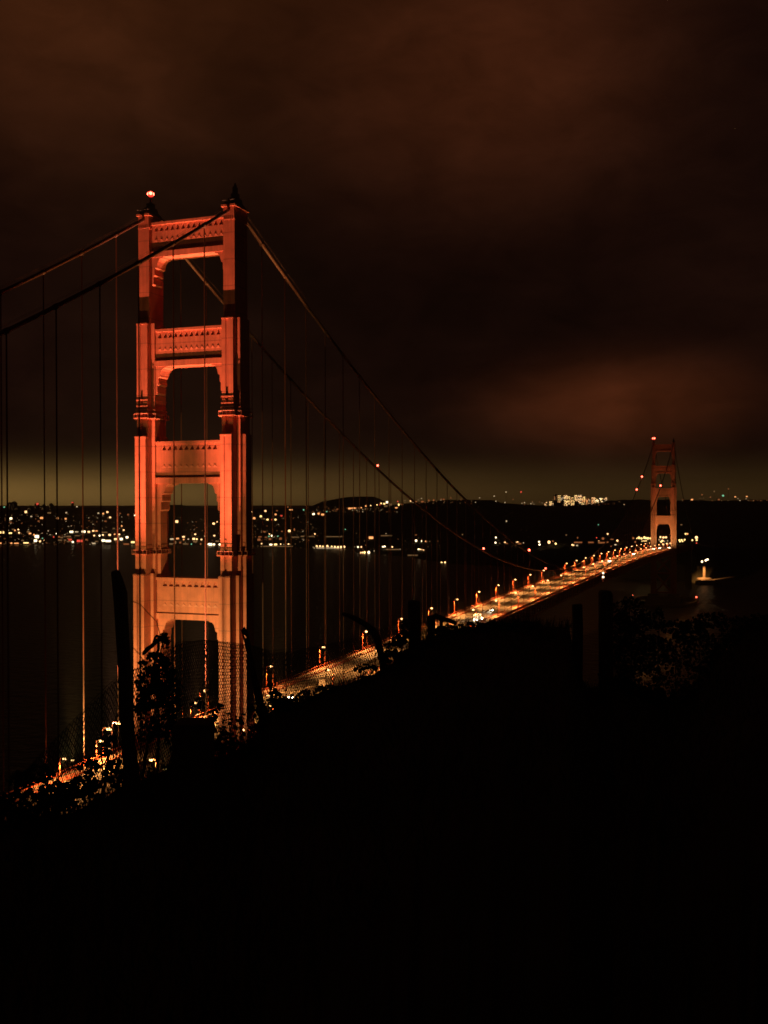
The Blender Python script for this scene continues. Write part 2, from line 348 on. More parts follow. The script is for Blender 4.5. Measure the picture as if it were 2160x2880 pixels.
# ------------------------------------------------------------------ towers
def stepped(secs, groove=False):
    (a1,b1), *rest = secs; q = []                      # outline of one quarter of a stepped cross: from +x axis round to +y axis
    rev = list(reversed(secs))
    for i, (hx, hy) in enumerate(rev):
        if i == 0: q.append((hx, hy))
        else: q.append((hx, rev[i-1][1])); q.append((hx, hy))
    out = list(q); out += [(-x, y) for x, y in reversed(q)]; out += [(-x, -y) for x, y in q]; out += [(x, -y) for x, y in reversed(q)]
    if groove:                                         # shallow slot down the two end faces
        res = []
        for i, p in enumerate(out):
            res.append(p); n = out[(i+1) % len(out)]
            if abs(p[1]) == b1 and n[1] == p[1]:
                s = 1 if p[1] > 0 else -1; d = 1 if n[0] > p[0] else -1; g = b1-.35
                res += [(-.55*d, p[1]), (-.55*d, s*g), (.25*d, s*g), (.25*d, p[1])]
        out = res
    return out
SECS = [(13.0, 124.55, [(1.75,7.0),(2.85,3.85),(3.95,1.7)]), (124.5, 163.65, [(1.75,5.9),(2.85,2.75),(3.95,1.7)]),
        (163.6, 195.75, [(1.75,4.8),(2.85,2.75)]), (195.7, 226.2, [(1.75,3.7)])]
STRUTS = [(224.4, 216.1, 13, 1.75), (194.0, 185.0, 12, 2.85), (162.1, 151.8, 10, 3.95), (123.4, 113.2, 9, 3.95)]
def make_tower(name, label, y0, far):
    t = thing(name, label, 'bridge tower', (0, y0, 0))
    for s in (-1, 1):
        b = MB()
        for i, (z0, z1, sec) in enumerate(SECS): b.prism([(x+s*13.7, y) for x, y in stepped(sec, i < 3)], z0, z1, bottom=False)
        # fluted crown and cap of the leg
        for z0, z1, gx, gy in ((222.6,222.9,.12,.12),(226.2,226.75,.45,.45)):
            b.box(s*13.7-1.75-gx, s*13.7+1.75+gx, -3.7-gy, 3.7+gy, z0, z1)
        for k in range(6):
            x = s*13.7 - 1.6 + k*.62; b.box(x, x+.22, -3.86, 3.86, 222.9, 226.2)
        # ledge mouldings
        for z, hx, hy in ((124.0,1.82,7.1),(163.1,1.82,6.0),(195.2,1.82,4.9),(171.9,1.9,4.95),(173.7,1.9,4.95)):
            b.box(s*13.7-hx, s*13.7+hx, -hy, hy, z, z+.35)
        leg = b.build('leg', ORANGE, t)
        for z, sec in ((168.6, SECS[2][2]), (130.0, SECS[1][2])):                 # maintenance walk round the leg
            b = MB(); g = .75
            b.prism([(x + s*13.7 + math.copysign(g, x), y + math.copysign(g, y)) for x, y in stepped(sec)], z, z+.22)
            pl = stepped(sec); n = len(pl)
            for i in range(n):
                p = Vector((pl[i][0]+math.copysign(g-.08, pl[i][0])+s*13.7, pl[i][1]+math.copysign(g-.08, pl[i][1]), z+.25)); q = pl[(i+1) % n]
                q = Vector((q[0]+math.copysign(g-.08, q[0])+s*13.7, q[1]+math.copysign(g-.08, q[1]), z+.25))
                k = max(1, int((q-p).length/1.1))
                for j in range(k): c = p+(q-p)*j/k; b.tube([c, c+Vector((0,0,1.1))], .06, 4, False)
                b.tube([p+Vector((0,0,1.1)), q+Vector((0,0,1.1))], .06, 4, False)
            if z > 150:
                for dz in (1.5, 2.3):                                             # corbel ridges above the walk
                    b.prism([(x + s*13.7 + math.copysign(.28, x), y + math.copysign(.28, y)) for x, y in stepped(sec)], z+dz, z+dz+.3)
            b.build('walkway_ring', ORANGE, leg)
        b = MB()                                                                   # cable saddle housing
        b.prism([(-4.1,226.76),(4.1,226.76),(3.9,227.5),(1.9,228.2),(1.7,229.2),(-1.7,229.2),(-1.9,228.2),(-3.9,227.5)], s*13.7-1.25, s*13.7+1.25, ax=(1,2,0))
        b.box(s*13.7-.9, s*13.7+.9, -.9, .9, 229.2, 230.6)
        for k in range(5): x = s*13.7-1.9+k*.95; b.tube([(x,-4.0,226.7),(x,-4.0,227.9)], .05, 4, False)
        b.tube([(s*13.7-1.9,-4.0,227.9),(s*13.7+1.9,-4.0,227.9)], .05, 4, False)
        if s > 0:                                                                  # stepped mast
            b.box(s*13.7-.55, s*13.7+.55, -.6, .6, 230.6, 232.4); b.tube([(s*13.7,0,232.3),(s*13.7,0,233.6)], [.34,.22], 6)
            for dx in (-.45, .45): b.tube([(s*13.7+dx,0,232.3),(s*13.7+dx,0,233.1)], .1, 5)
        b.build('saddle_housing', DARKSTEEL, t)
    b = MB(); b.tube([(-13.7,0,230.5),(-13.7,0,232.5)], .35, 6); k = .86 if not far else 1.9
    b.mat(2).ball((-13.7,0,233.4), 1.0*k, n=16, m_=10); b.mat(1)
    for q in range(4):                                                       # bright core balls; the red globe is the lamp's glare halo built solid
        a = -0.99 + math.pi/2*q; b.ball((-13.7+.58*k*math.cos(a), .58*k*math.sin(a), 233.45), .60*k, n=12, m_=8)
    b.build('beacon', [DARKSTEEL, L_BEACON, L_HALO], t)
    for zt, zb, n, hx in STRUTS:
        b = MB(); L_ = 13.7 - 1.0; v0 = 13.7 - hx                                  # visible half length
        b.box(-L_, L_, -2.6, 2.6, zt-.75, zt)                                      # top chord
        b.box(-L_, L_, -1.6, 1.6, zb, zt-.75)                                      # box behind the face plates
        h = zt-.75-zb; w = 2*(v0-.6)/n
        for sy in (-1, 1):
            y0_ = sy*2.15; y1_ = sy*.95
            b.add([(-L_,y0_,zb),(-v0+.6,y0_,zb),(-v0+.6,y0_,zt-.75),(-L_,y0_,zt-.75)], [(0,1,2,3)]); b.add([(v0-.6,y0_,zb),(L_,y0_,zb),(L_,y0_,zt-.75),(v0-.6,y0_,zt-.75)], [(0,1,2,3)])
            for k in range(n):                                                     # pleated panel: notch at the head, nose at the foot
                x = -v0+.6+k*w; A,B,C,D = (x,zb),(x+w,zb),(x+w,zt-.75),(x,zt-.75); Lf,Rt,T = (x+.10*w,zb+h-1.75),(x+.90*w,zb+h-1.75),(x+.5*w,zb+h-.15)
                P = [A,B,C,D,Lf,Rt,T]; vs = [(u,y0_,v) for u,v in P] + [(u,y1_,v) for u,v in (Lf,Rt,T)]
                b.add(vs, [(0,1,5,4),(0,4,6,3),(1,2,6,5),(3,6,2),(4,5,8,7),(5,6,9,8),(6,4,7,9),(7,8,9)])
                zn = zb + (2.75 if zt > 150 else 2.1); xm = x+.5*w
                b.add([(xm-.44*w,y0_,zn),(xm+.44*w,y0_,zn),(xm,y0_+sy*.13,zn+.85),(xm,y0_,zn+1.0)], [(0,1,2),(0,2,3),(1,3,2)])
        b.box(-L_, L_, -2.55, 2.55, zb-1.6, zb)                                    # bottom chord
        strut = b.build('portal_strut', ORANGE, t)
        prof = [(0,0),(3.7,0),(3.5,-.3),(2.6,-.5),(2.0,-1.1),(1.6,-2.3),(1.5,-2.9),(.95,-3.15),(.95,-5.0),(.6,-5.35),(.6,-7.5),(.2,-7.9),(0,-7.9)]
        for s in (-1, 1):
            b = MB(); b.prism([(s*(v0+.02-u), zb-1.6+v) for u, v in prof], -2.3, 2.3, ax=(0,2,1)); b.build('corner_bracket', ORANGE, strut)
    b = MB()                                                                       # bracing below the deck
    for z0, z1 in ((15, 40), (42, 66)):
        for sy in (-2.0, 2.0):
            for k in (-1, 1): b.obox(((0), sy, (z0+z1)/2), Vector((11*k, 0, (z1-z0)/2)), (0, .7, 0), Vector((-(z1-z0)/2*k, 0, 11)).normalized()*1.0)
    for z in (13.5, 40.5, 67.0): b.box(-11, 11, -3, 3, z, z+2.2)
    b.build('lower_bracing', ORANGE, t)
    b = MB(); b.box(-24, 24, -11, 11, -3, 9.5); b.box(-21, -6.5, -8.6, 8.6, 9.5, 13.02); b.box(6.5, 21, -8.6, 8.6, 9.5, 13.02); b.build('pier', CONCRETE, t)
    return t
near = make_tower('bridge_tower', 'tall floodlit orange tower standing close on the left, four cross struts between stepped legs', 0, False)
fart = make_tower('bridge_tower', 'small dim orange tower far away at the right end of the deck', 1280, True)
# oval fender wall round the far pier, with its red lights
b = MB(); n = 64; vs = []
for rx, ry, z in ((46,80,-2),(46,80,4.2),(43,77,4.2),(43,77,-2)):
    for k in range(n): a = 2*math.pi*k/n; vs.append((rx*math.cos(a), ry*math.sin(a), z))
b.add(vs, [(j*n+k, j*n+(k+1) % n, (j+1)*n+(k+1) % n, (j+1)*n+k) for j in range(3) for k in range(n)])
fend = tag(b.build('pier_fender', CONCRETE, None, (0,1280,0)), 'low oval concrete wall ringing the foot of the far tower at water level', 'fender wall')
for x, y in ((1866,1681),(1958.6,1679.5),(1779.7,1674)):
    p = atZ(x, y, 6.2); b = MB(); q = p - Vector((0,1280,0)); b.ball(q, .8 if x > 1800 else .4, n=8); b.mat(1).tube([(q.x,q.y,4.0),(q.x,q.y,q.z-.4)], .15, 5)
    b.build('marker_light', [L_BEACON, DARKSTEEL], fend)

# ------------------------------------------------------------------ main cables and their suspender ropes
def cable(s, label):
    ys = [-200 + 5.0*i for i in range(40)] + [5.08*i for i in range(0, 253)] + [1280 + 8.0*i for i in range(0, 43)]
    b = MB(); b.tube([(s*13.7, y, zc(y)) for y in ys], .50, 8)
    for k in range(-12, 84):
        y = 15.24*k + (.8 if k > 0 else -1.7); d = Vector((0, 1, (zc(y+.5)-zc(y-.5)))).normalized(); p = Vector((s*13.7, y, zc(y))); b.tube([p-d*.6, p+d*.6], .64, 8)
    if s: 
        for dx in (-.55, .55): b.tube([(s*13.7+dx, y, zc(y)+1.25) for y in ys[:140]], .035, 3, False)
    c = tag(b.build('main_cable', CABLE, smooth=True), label, 'bridge cable')
    for k in list(range(-9, 0)) + list(range(1, 84)):
        y = 15.24*k + (.8 if k > 0 else -1.7); z1 = zc(y); z0 = zd(y)-1.2
        if z1 - z0 < 2.5: continue
        r_ = .055 if y < 500 else .065; b = MB()
        for dx, dy in ((-.08,-.07),(.08,-.07),(-.08,.07),(.08,.07)): b.tube([(s*13.7+dx, y+dy, z0), (s*13.7+dx, y+dy, z1)], r_, 5, False)
        b.build('suspender_rope', ROPE, c)
    lights = {-1: (543, 362, 182, 1091, 1144), 1: (366, 1107)}[s]
    for y in lights:
        b = MB(); b.tube([(s*13.7, y, zc(y)+.3), (s*13.7, y, zc(y)+1.2)], .2, 5); b.mat(1).ball((s*13.7, y, zc(y)+1.7), .42 if y < 300 else (.62 if y < 600 else .95), n=8); b.build('marker_light', [DARKSTEEL, L_BEACON], c)
cable(-1, 'main bridge cable on the far side, meeting the near tower under its red beacon')
cable(1, 'near main cable, crossing in front of the near tower\'s left leg')

# ------------------------------------------------------------------ street lamps on the deck
def lamp_proto():
    t = thing('street_lamp', '', 'street lamp')
    b = MB(); b.tube([(-1.7,0,0),(-1.7,0,1.0)], [.26,.22], 8); b.tube([(-1.7,0,1.0),(-1.7,0,7.9),(-1.55,0,8.45),(-1.1,0,8.75),(-.5,0,8.8)], [.19,.15,.13,.11,.10], 6); b.build('post', ORANGE, t)
    b = MB(); b.obox((0,0,8.78), (.62,0,0), (0,.30,0), (0,0,.13)); b.mat(1).ball((0,0,8.60), .60, .46, .34, n=10, m_=6); b.build('lamp_head', [DARKSTEEL, L_SOD], t)
    spot('lamp_light', (0,0,8.2), (0.9,0,0), 42000, 150, 0.5, SODIUM, t, .25)
    return t
def put_lamp(src, x, y, label, group, first=False, zoff=0.0, sc=1.0, lights=True):
    o = src if first else dup(src, None, lights)
    o.location = (x, y, zd(y)+.2+zoff); o.rotation_euler = (0, 0, 0 if x < 0 else math.pi); o.scale = (sc, sc, sc)
    o['label'] = label; o['group'] = group; return o
LP = lamp_proto(); used = True
for i in range(27):                                    # 25 past the near tower, two before it
    y = 70 + 45.42*(i-1)
    for s in (-1, 1):
        if s < 0 and i == 12: continue                 # one lamp on the far side is dark in the picture
        side = 'far (bay) side' if s < 0 else 'near side'
        put_lamp(LP, s*11.0, y, 'sodium street lamp on the %s of the deck, %s past the near tower' % (side, ORD[i]), 'street lamps along the bridge deck', used); used = False
# lamps around and before the near tower, some lower
EXTRA = [(-11,-20.8,-2.2,1.25,'at the left edge of the near tower, uppermost of its cluster'),(-11.2,-24.8,-2.9,1.25,'in the bright cluster left of the near tower, second from top'),(-11,-28.5,-2.2,.9,'lowest of the bright cluster left of the near tower'),
         (-6.5,-49.5,-1.2,.9,'before the near tower near the left rope, standing alone'),(12.4,-73.0,-1.2,.95,'lower left in front of the fence leaves'),(11,-39.0,-2.6,.9,'seen low between the fence posts under the near tower'),(-11,19.0,-1.7,.9,'seen through the near tower just below another lamp')]
for x, y, dz, sc, tx in EXTRA: put_lamp(LP, x, y, 'sodium street lamp ' + tx, 'street lamps by the near tower', False, dz, sc, y in (-28.5, -49.5, 19.0))
# low walkway lights round the right foot of the near tower
for i, (x, y) in enumerate(((638,2060),(685,2052.6),(719.5,2045),(741,2032.7),(761,1985))):
    p = atX(x, y, 19.0); b = MB(); b.tube([(0,0,-3.4),(0,0,-.2)], .14, 6); b.mat(1).ball((0,0,.05), .34, n=8); b.mat(0).box(-.4,.4,-.4,.4,.3,.42)
    tag(b.build('walkway_lamp', [ORANGE, L_SOD], None, p), 'small walkway light by the near tower\'s right foot, %s from the left' % ORD[i], 'walkway lamp', 'walkway lights round the near tower')
b = MB()
b.prism([(13.2,-16),(20.5,-10),(20.5,24),(13.2,30)], 76.6, 77.2); b.prism([(20.3,-10),(20.5,-10),(20.5,24),(20.3,24)], 77.2, 78.4)
tag(b.build('walkway_bay', ORANGE), 'walkway bay bulging out round the right leg of the near tower at deck level', 'walkway')

# ------------------------------------------------------------------ floodlights that wash the towers
def flood(x, y, z, aim, watts, size, blend, label, col):
    t = thing('floodlight', label, 'floodlight', (x, y, z), 0, 'tower floodlights on the deck edge')
    d = (Vector(aim)-Vector((x,y,z))).normalized(); a = d.cross(Vector((0,0,1))).normalized(); u = a.cross(d)
    b = MB(); b.obox(Vector((0,0,0))-d*.05, a*.45, u*.3, d*.25); b.tube([(0,0,-1.2),(0,0,-.2)], .08, 5); b.build('housing', DARKSTEEL, t)
    b = MB(); b.obox(d*.22, a*.38, u*.24, d*.01); b.build('lens', EM['y'], t)
    sp = spot('flood_beam', Vector((x,y,z))+d*.5, aim, watts, size, blend, col, None, .35); sp.parent = t; sp.location = d*.5
FL = 4.4e4
for y0, k, nm in ((0, 1.0, 'near'), (1280, .065, 'far')):
    for s in (-1, 1):
        sd = 'left' if s < 0 else 'right'
        flood(s*12.3, y0-23, zd(y0)+1.6, (s*15.5, y0-3.7, 214), 64*FL*k, 23, 1.0, 'narrow floodlight aimed up the %s tower\'s %s leg' % (nm, sd), (1.0, 0.44, 0.24))
        flood(s*13.7, y0-42, zd(y0)+1.6, (s*13.5, y0-6, 110), 3.1*FL*(k if k == 1 else .74), 92, 1.0, 'wide floodlight aimed at the lower part of the %s tower\'s %s leg' % (nm, sd), (1.0, 0.92, 0.32))
        if k == 1:
            flood(s*13.7, y0-37, zd(y0)+1.6, (s*13.7, y0-36, 205), 19*FL, 26, 1.0, 'floodlight aimed straight up at the %s cable before the near tower' % sd, (1.0, 0.52, 0.16))
            flood(s*13.7, y0+25, zd(y0)+1.6, (s*13.7, y0+22, 215), 22*FL, 24, 1.0, 'floodlight aimed up at the %s cable beyond the near tower' % sd, (1.0, 0.52, 0.16))

# ------------------------------------------------------------------ vehicles
def car_proto():
    t = thing('car', '', 'car')
    prof = [(-2.2,.35),(2.2,.35),(2.25,.75),(1.3,.95),(.6,1.42),(-1.1,1.45),(-1.9,1.0),(-2.25,.9)]
    b = MB(); b.prism(prof, -.88, .88, ax=(1,2,0)); o = b.build('body', CARP[1], t); md = o.modifiers.new('b', 'BEVEL'); md.width = .06; md.segments = 2
    b = MB(); b.prism([(.62,1.38),(1.22,.98),(1.27,1.0),(.66,1.41)], -.78, .78, ax=(1,2,0)); b.build('windscreen', GLASS, t)
    for sx in (-1, 1):
        for y in (-1.35, 1.4):
            b = MB(); b.tube([(sx*.72,y,.33),(sx*.92,y,.33)], .33, 12); b.build('wheel', TYRE, t)
        b = MB(); b.ball((sx*.62, 2.24, .68), .22, .1, .16, n=8); b.build('headlight', L_HEAD, t)
        b = MB(); b.ball((sx*.66, -2.24, .82), .2, .08, .13, n=8); b.build('taillight', L_TAIL, t)
    spot('headlight_beam', (0,2.35,.68), (0,40,-.8), 5000, 36, .6, (1,.82,.55), t, .2)
    return t
CP = car_proto(); used = True
# (x, y along the deck, +1 = going away)
CARS = [(1.5,62,-1,'driving this way just past the near tower, headlights on'),(-1.8,159,-1,'white headlights facing us behind the leaning iron post'),(2.6,163,1,'red tail lights beside the leaning iron post'),
        (2.2,323,-1,'bright yellow headlights beyond the work truck'),(-5.0,812,-1,'brightest headlights, far down the deck past midspan'),(-3,668,1,'red tail lights near midspan'),
        (-5.2,1000,-1,'headlights well short of the far tower'),(-6,1212,-1,'headlights at the foot of the far tower\'s left leg'),(-1.8,1250,-1,'headlights between the legs of the far tower'),(-7.2,1222,-1,'headlights close behind another car at the far tower'),
        (5.5,1300,-1,'headlights right of the far tower'),(4.5,1312,-1,'headlights right of the far tower, trailing car')]
for x, y, d, tx in CARS:
    o = CP if used else dup(CP); used = False
    o.location = (x, y, zd(y)+.02); o.rotation_euler = (0, 0, 0 if d > 0 else math.pi)
    o['label'] = 'car on the bridge deck, ' + tx; o['group'] = 'cars on the bridge deck'
    if y > 700: o.scale = (1.5, 1.2, 1.4)
# work truck with lit lamps
t = thing('work_truck', 'white work truck stopped on the near lane, covered in bright lamps', 'truck', (6.6, 276, zd(276)+.02), 0)
b = MB(); b.box(-1.2,1.2,-4.5,1.6,.9,1.25); b.box(-1.2,1.2,-4.5,-1.4,1.27,3.1); b.build('cargo_body', CARP[0], t)
b = MB(); b.prism([(1.7,.6),(4.1,.6),(4.15,1.5),(3.5,1.7),(2.9,2.7),(1.7,2.75)], -1.15, 1.15, ax=(1,2,0)); b.build('cab', CARP[0], t)
b = MB(); b.box(-.08,.08,-1.2,-.9,1.25,4.0); b.obox((0,-.2,3.6),(.12,0,0),(0,2.6,.9),(0,0,.12)); b.build('boom', CARP[0], t)
for sx in (-1, 1):
    for y in (-3.2, 2.9): b = MB(); b.tube([(sx*.85,y,.5),(sx*1.2,y,.5)], .5, 12); b.build('wheel', TYRE, t)
for x, y, z, r_, e in ((-.7,-4.6,1.0,.3,'w'),(.7,-4.6,1.0,.3,'w'),(-1.0,-1.4,3.5,.42,'y'),(.9,1.9,3.2,.3,'y'),(1.0,4.2,1.1,.42,'c'),(-1.1,-3,3.3,.3,'y')):
    b = MB(); b.ball((x,y,z), r_, n=8); b.build('work_lamp', L_HEAD if e != 'y' else L_SOD, t)
sp = spot('work_light', (0,0,5.2), (0,-2.5,0), 1500, 150, .5, (1,.7,.36), t, .3)
sp = spot('work_light', (2.4,-7,4.2), (0,-1,1.5), 900, 110, .5, (1,.7,.36), t, .3)
# van seen from behind the fence
t = thing('van', 'pale box van on the near lane, its roof catching the lamp light', 'van', (3.6, 84, zd(84)+.02))
b = MB(); b.box(-1.1,1.1,-3.2,1.6,.5,3.0); o = b.build('cargo_body', CARP[0], t); md = o.modifiers.new('b','BEVEL'); md.width = .1; md.segments = 2
b = MB(); b.prism([(1.62,.5),(3.2,.5),(3.25,1.3),(2.6,1.5),(2.1,2.4),(1.62,2.45)], -1.0, 1.0, ax=(1,2,0)); b.build('cab', CARP[0], t)
for sx in (-1, 1):
    for y in (-2.1, 2.2): b = MB(); b.tube([(sx*.8,y,.4),(sx*1.08,y,.4)], .4, 12); b.build('wheel', TYRE, t)

# ------------------------------------------------------------------ lights of the city: lit buildings, lamps, and lit quay painted as glowing strips
CITY = {
 'left of the near tower': (0,1380,.18083,"30,650,y,70,34 160,660,y,55,22 232,617,o,30,24 285,604,w,30,24 295,655,w,30,30 465,665,o,40,24 530,685,o,30,30 570,715,c,70,50 550,778,c,50,38 622,788,w,35,30 692,772,w,28,24 660,742,g,20,18 15,817,o,34,26 175,817,o,40,24 255,818,o,80,16 405,812,y,90,18 65,255,g,26,18 400,330,w,38,38 168,432,c,40,32 485,402,q,28,20 645,425,o,50,32 580,205,r,36,36 890,427,o,36,28 1020,437,o,28,28 1030,342,q,26,20 882,668,c,30,24 600,618,d,26,20 910,718,k,60,26 1050,712,d,120,20 1110,640,c,60,32 1190,640,q,60,16 1300,638,c,60,34 1380,640,w,40,26 1450,626,w,34,22 1500,626,o,40,16 1465,698,w,32,26 1548,700,c,32,28 1600,688,c,28,24 1090,770,r,60,34 1080,745,k,80,20 1132,798,c,38,30 1220,782,r,60,38 1280,782,r,46,38 1345,762,k,40,22 1605,775,c,50,36 1460,820,q,60,20 1530,350,q,30,20 1605,357,o,24,24 1125,185,r,36,16 1195,248,q,26,20 835,720,r,24,24 165,492,k,40,18 765,345,d,60,24 600,475,k,30,22 1080,790,d,90,16 960,730,d,50,20 350,775,d,40,20 440,640,d,50,30 750,625,q,18,18 780,685,q,18,14 930,770,d,80,20 990,715,d,60,20 1200,700,d,90,14 1640,475,k,40,20 1500,790,d,50,16 200,600,d,40,14 1010,770,d,40,20"),
 'around the near tower legs': (280,1380,.217,"100,277,w,28,22 47,297,o,24,20 135,347,w,28,20 287,457,o,24,22 312,511,w,28,22 45,575,w,24,20 130,573,w,32,24 195,565,o,26,20 255,567,w,28,24 110,652,c,80,26 205,628,w,34,26 280,627,c,40,30 355,604,c,34,28 345,692,k,80,18 430,668,y,50,24 455,320,c,20,18 1000,400,w,38,34 1478,427,w,34,26 1523,405,w,18,18 940,628,q,60,20 1085,598,w,46,18 1090,633,o,24,20 1150,628,q,24,18 1240,565,w,30,22 1220,625,w,36,26 1260,628,y,30,24 1320,633,w,26,22 1370,590,w,24,20 1488,583,w,28,22 1410,693,c,26,24 1437,697,c,46,32 1482,697,c,34,26 1558,697,c,34,28 985,670,d,24,50 1035,733,q,26,18 1112,737,q,26,18 1525,655,d,50,20 1010,620,o,40,18 370,310,k,24,20 268,293,k,22,18 185,490,d,30,16 60,540,d,90,14 1110,690,d,70,14 1050,672,k,40,24 1240,660,d,60,20 925,690,d,50,20 1190,692,g,18,16 1310,690,k,24,30"),
 'just right of the near tower': (690,1380,.18686,"90,318,w,28,24 302,305,w,30,26 233,386,y,34,30 132,415,o,40,34 455,358,o,30,26 543,377,r,30,22 333,435,y,34,24 400,437,r,28,20 453,436,y,30,26 640,245,k,20,34 685,288,o,60,14 877,288,g,24,22 1027,352,c,36,30 1103,346,o,34,28 1165,360,o,50,28 1385,278,k,30,16 1570,268,o,50,24 1635,263,o,50,18 662,606,w,40,34 738,585,k,30,46 550,612,k,34,18 362,652,w,22,18 400,678,c,36,34 310,700,k,40,16 490,685,g,20,18 355,688,g,24,22 1047,652,w,28,22 205,738,k,50,36 370,728,k,44,30 530,722,k,40,34 245,797,w,24,20 533,805,w,24,20 650,803,w,28,24 390,818,c,60,36 455,817,y,52,40 470,838,d,560,12 1075,838,w,36,36 1125,838,w,36,34 1168,842,y,30,34 1235,838,w,40,46 1300,845,y,32,40 1348,845,w,32,36 1395,848,w,32,36 1440,846,w,34,34 1490,845,w,36,38 750,700,d,130,14 860,688,d,60,16 1505,583,g,20,16 1260,862,q,440,10 990,690,d,120,8 1330,692,d,300,7 280,618,k,70,18 220,695,k,60,16 270,425,d,60,20 1220,315,g,30,14 475,300,k,30,16"),
 'by the red cable light': (980,1380,.18083,"270,238,o,30,28 348,230,w,20,20 445,220,y,22,20 485,220,r,26,20 508,197,y,30,24 557,203,y,36,22 600,180,c,36,32 767,168,r,26,24 783,218,y,30,40 965,162,w,26,22 745,265,o,40,18 200,265,o,30,20 1250,152,k,30,36 1325,148,k,28,36 1480,135,k,34,20 1135,122,q,18,16 1592,115,k,22,18 320,720,w,24,22 352,732,o,76,40 1052,778,c,40,40 1140,785,c,28,24 1205,787,o,34,28 148,877,c,30,26 200,875,w,28,24 538,872,c,34,26 567,868,c,30,26 682,875,w,30,26 690,915,d,240,12 188,965,w,26,28 215,962,w,28,28 250,960,y,44,40 316,960,c,44,50 400,938,q,20,16 1090,910,c,28,28 1115,912,w,24,24 1145,915,w,26,22 1170,922,w,18,18 1240,1110,q,30,20 1450,1122,y,42,40 1503,1115,w,34,32 590,700,d,200,10 1050,688,k,40,16 1000,1005,d,180,9 80,272,o,90,16 160,270,k,30,20 650,215,d,60,40 1150,170,k,50,24 1050,170,k,40,20 830,210,k,40,20 1440,130,k,24,18 580,240,d,60,24"),
 'above the middle of the deck': (1250,1370,.1507,"1150,92,q,24,24 1430,92,r,30,36 928,168,q,26,22 118,200,k,24,24 1158,635,q,30,30 960,940,c,34,34 953,1037,c,38,36 1128,1030,w,38,36 1165,1052,k,50,20 1362,1032,w,56,40 1400,1057,k,80,18 1475,1040,q,22,20 960,265,q,24,20 1130,285,q,22,20 1495,290,q,24,24 1615,310,q,24,24 655,200,q,20,18 335,885,d,30,30 1030,1045,d,30,20 1290,1030,d,26,20 1280,230,k,26,20"),
 'left of the far tower': (1500,1370,.14467,"112,1063,c,36,36 120,1118,c,40,40 305,1070,w,60,70 435,1100,y,46,44 770,1122,w,70,40 850,1135,q,50,16 870,1075,k,180,20 1120,1075,k,120,14 1330,1080,k,160,24 1355,1000,k,60,56 1275,1052,w,34,28 1445,910,w,36,36 1635,1040,w,46,44 1600,1120,q,60,24 1510,1150,k,24,20 1265,732,g,20,20 1440,1070,k,60,20 1230,985,r,20,24 380,1050,k,40,30 860,985,k,20,40 640,930,d,40,16 1530,1015,k,80,20"),
 'right of the far tower': (1880,1340,.16878,"393,386,o,40,22 910,320,g,36,34 560,305,k,30,22 700,345,k,24,22 840,385,k,40,24 1113,340,o,34,20 1305,335,o,34,22 1000,208,k,22,18 763,250,d,22,30 215,805,d,40,20"),
}
CN = dict(w='warm', c='white', o='orange', r='red', g='green', y='yellow', d='faint amber', k='faint orange', q='pale')
cnt = {}
for zone, (ox, oy, sc, txt) in CITY.items():
    items = []
    for q in txt.split():
        a = q.split(','); items.append((float(a[0]), float(a[1]), a[2], float(a[3]), float(a[4])))
    items.sort()
    for x, y, c, w, h in items:
        px, py = ox+x*sc, oy+y*sc; D = on_land(px, py, 6); p = atD(px, py, D); g = land_z(px, D)
        w_m = max(2.2, w*sc*.86*D/F_PX); h_m = max(2.2, h*sc*.86*D/F_PX); big = w_m > 7.5
        nm = 'lit_building' if big else 'city_lamp'; noun = 'building' if big else 'lamp'
        row = 'upper' if py < 1470 else 'lower'
        b = MB(); f = Vector((FW.x, FW.y, 0)).normalized(); r_ = Vector((f.y, -f.x, 0)); base = g - p.z - 1
        if big:
            top = h_m*.5 + 2.0
            b.obox(f*(h_m*.3+4) + Vector((0,0,(base+top)/2)), r_*(w_m*.5+1.5), f*4, Vector((0,0,(top-base)/2)))
            b.mat(1).obox(f*(h_m*.15), r_*w_m*.5, f*.6, Vector((0,0,h_m*.5)))
        else:
            b.tube([(0,0,min(base,-h_m*.5-.5)),(0,0,-h_m*.3)], .35, 4); b.mat(1).ball((0,0,0), w_m*.5, w_m*.5, h_m*.5, n=8, m_=5)
        key = (c, noun, row, zone); cnt[key] = cnt.get(key, 0)+1; k = cnt[key]
        od = ORD[k-1] if k <= len(ORD) else str(k)
        o = b.build(nm, [WALL, EM[c]], None, p)
        tag(o, '%s %s %s from the left, %s row, %s' % (od, CN[c], noun, row, zone), 'building' if big else 'lamp', 'city lights ' + zone)
b = MB(); rr = random.Random(5)                      # the countless faint lights between them
for x0, x1, y0_, y1_, n in ((0,420,1445,1531,260),(470,640,1450,1532,70),(700,900,1440,1520,90),(880,1130,1426,1440,60),(1130,1340,1405,1416,30),(1460,1760,1410,1420,40),(700,1250,1500,1545,60),(1900,2160,1400,1409,26)):
    for _ in range(n):
        px = rr.uniform(x0, x1); py = y1_-(y1_-y0_)*rr.random()**1.4; D = on_land(px, py, 4); b.mat(rr.choice((0,0,0,1,1,2))); r_ = rr.uniform(.75, 1.5)*max(.9, D/4000); b.ball(atD(px, py, D), r_*1.2, r_*1.2, r_, n=6, m_=4)
cl = b.build('city_lights', [EM['d'], EM['k'], EM['q']]); cl['kind'] = 'stuff'
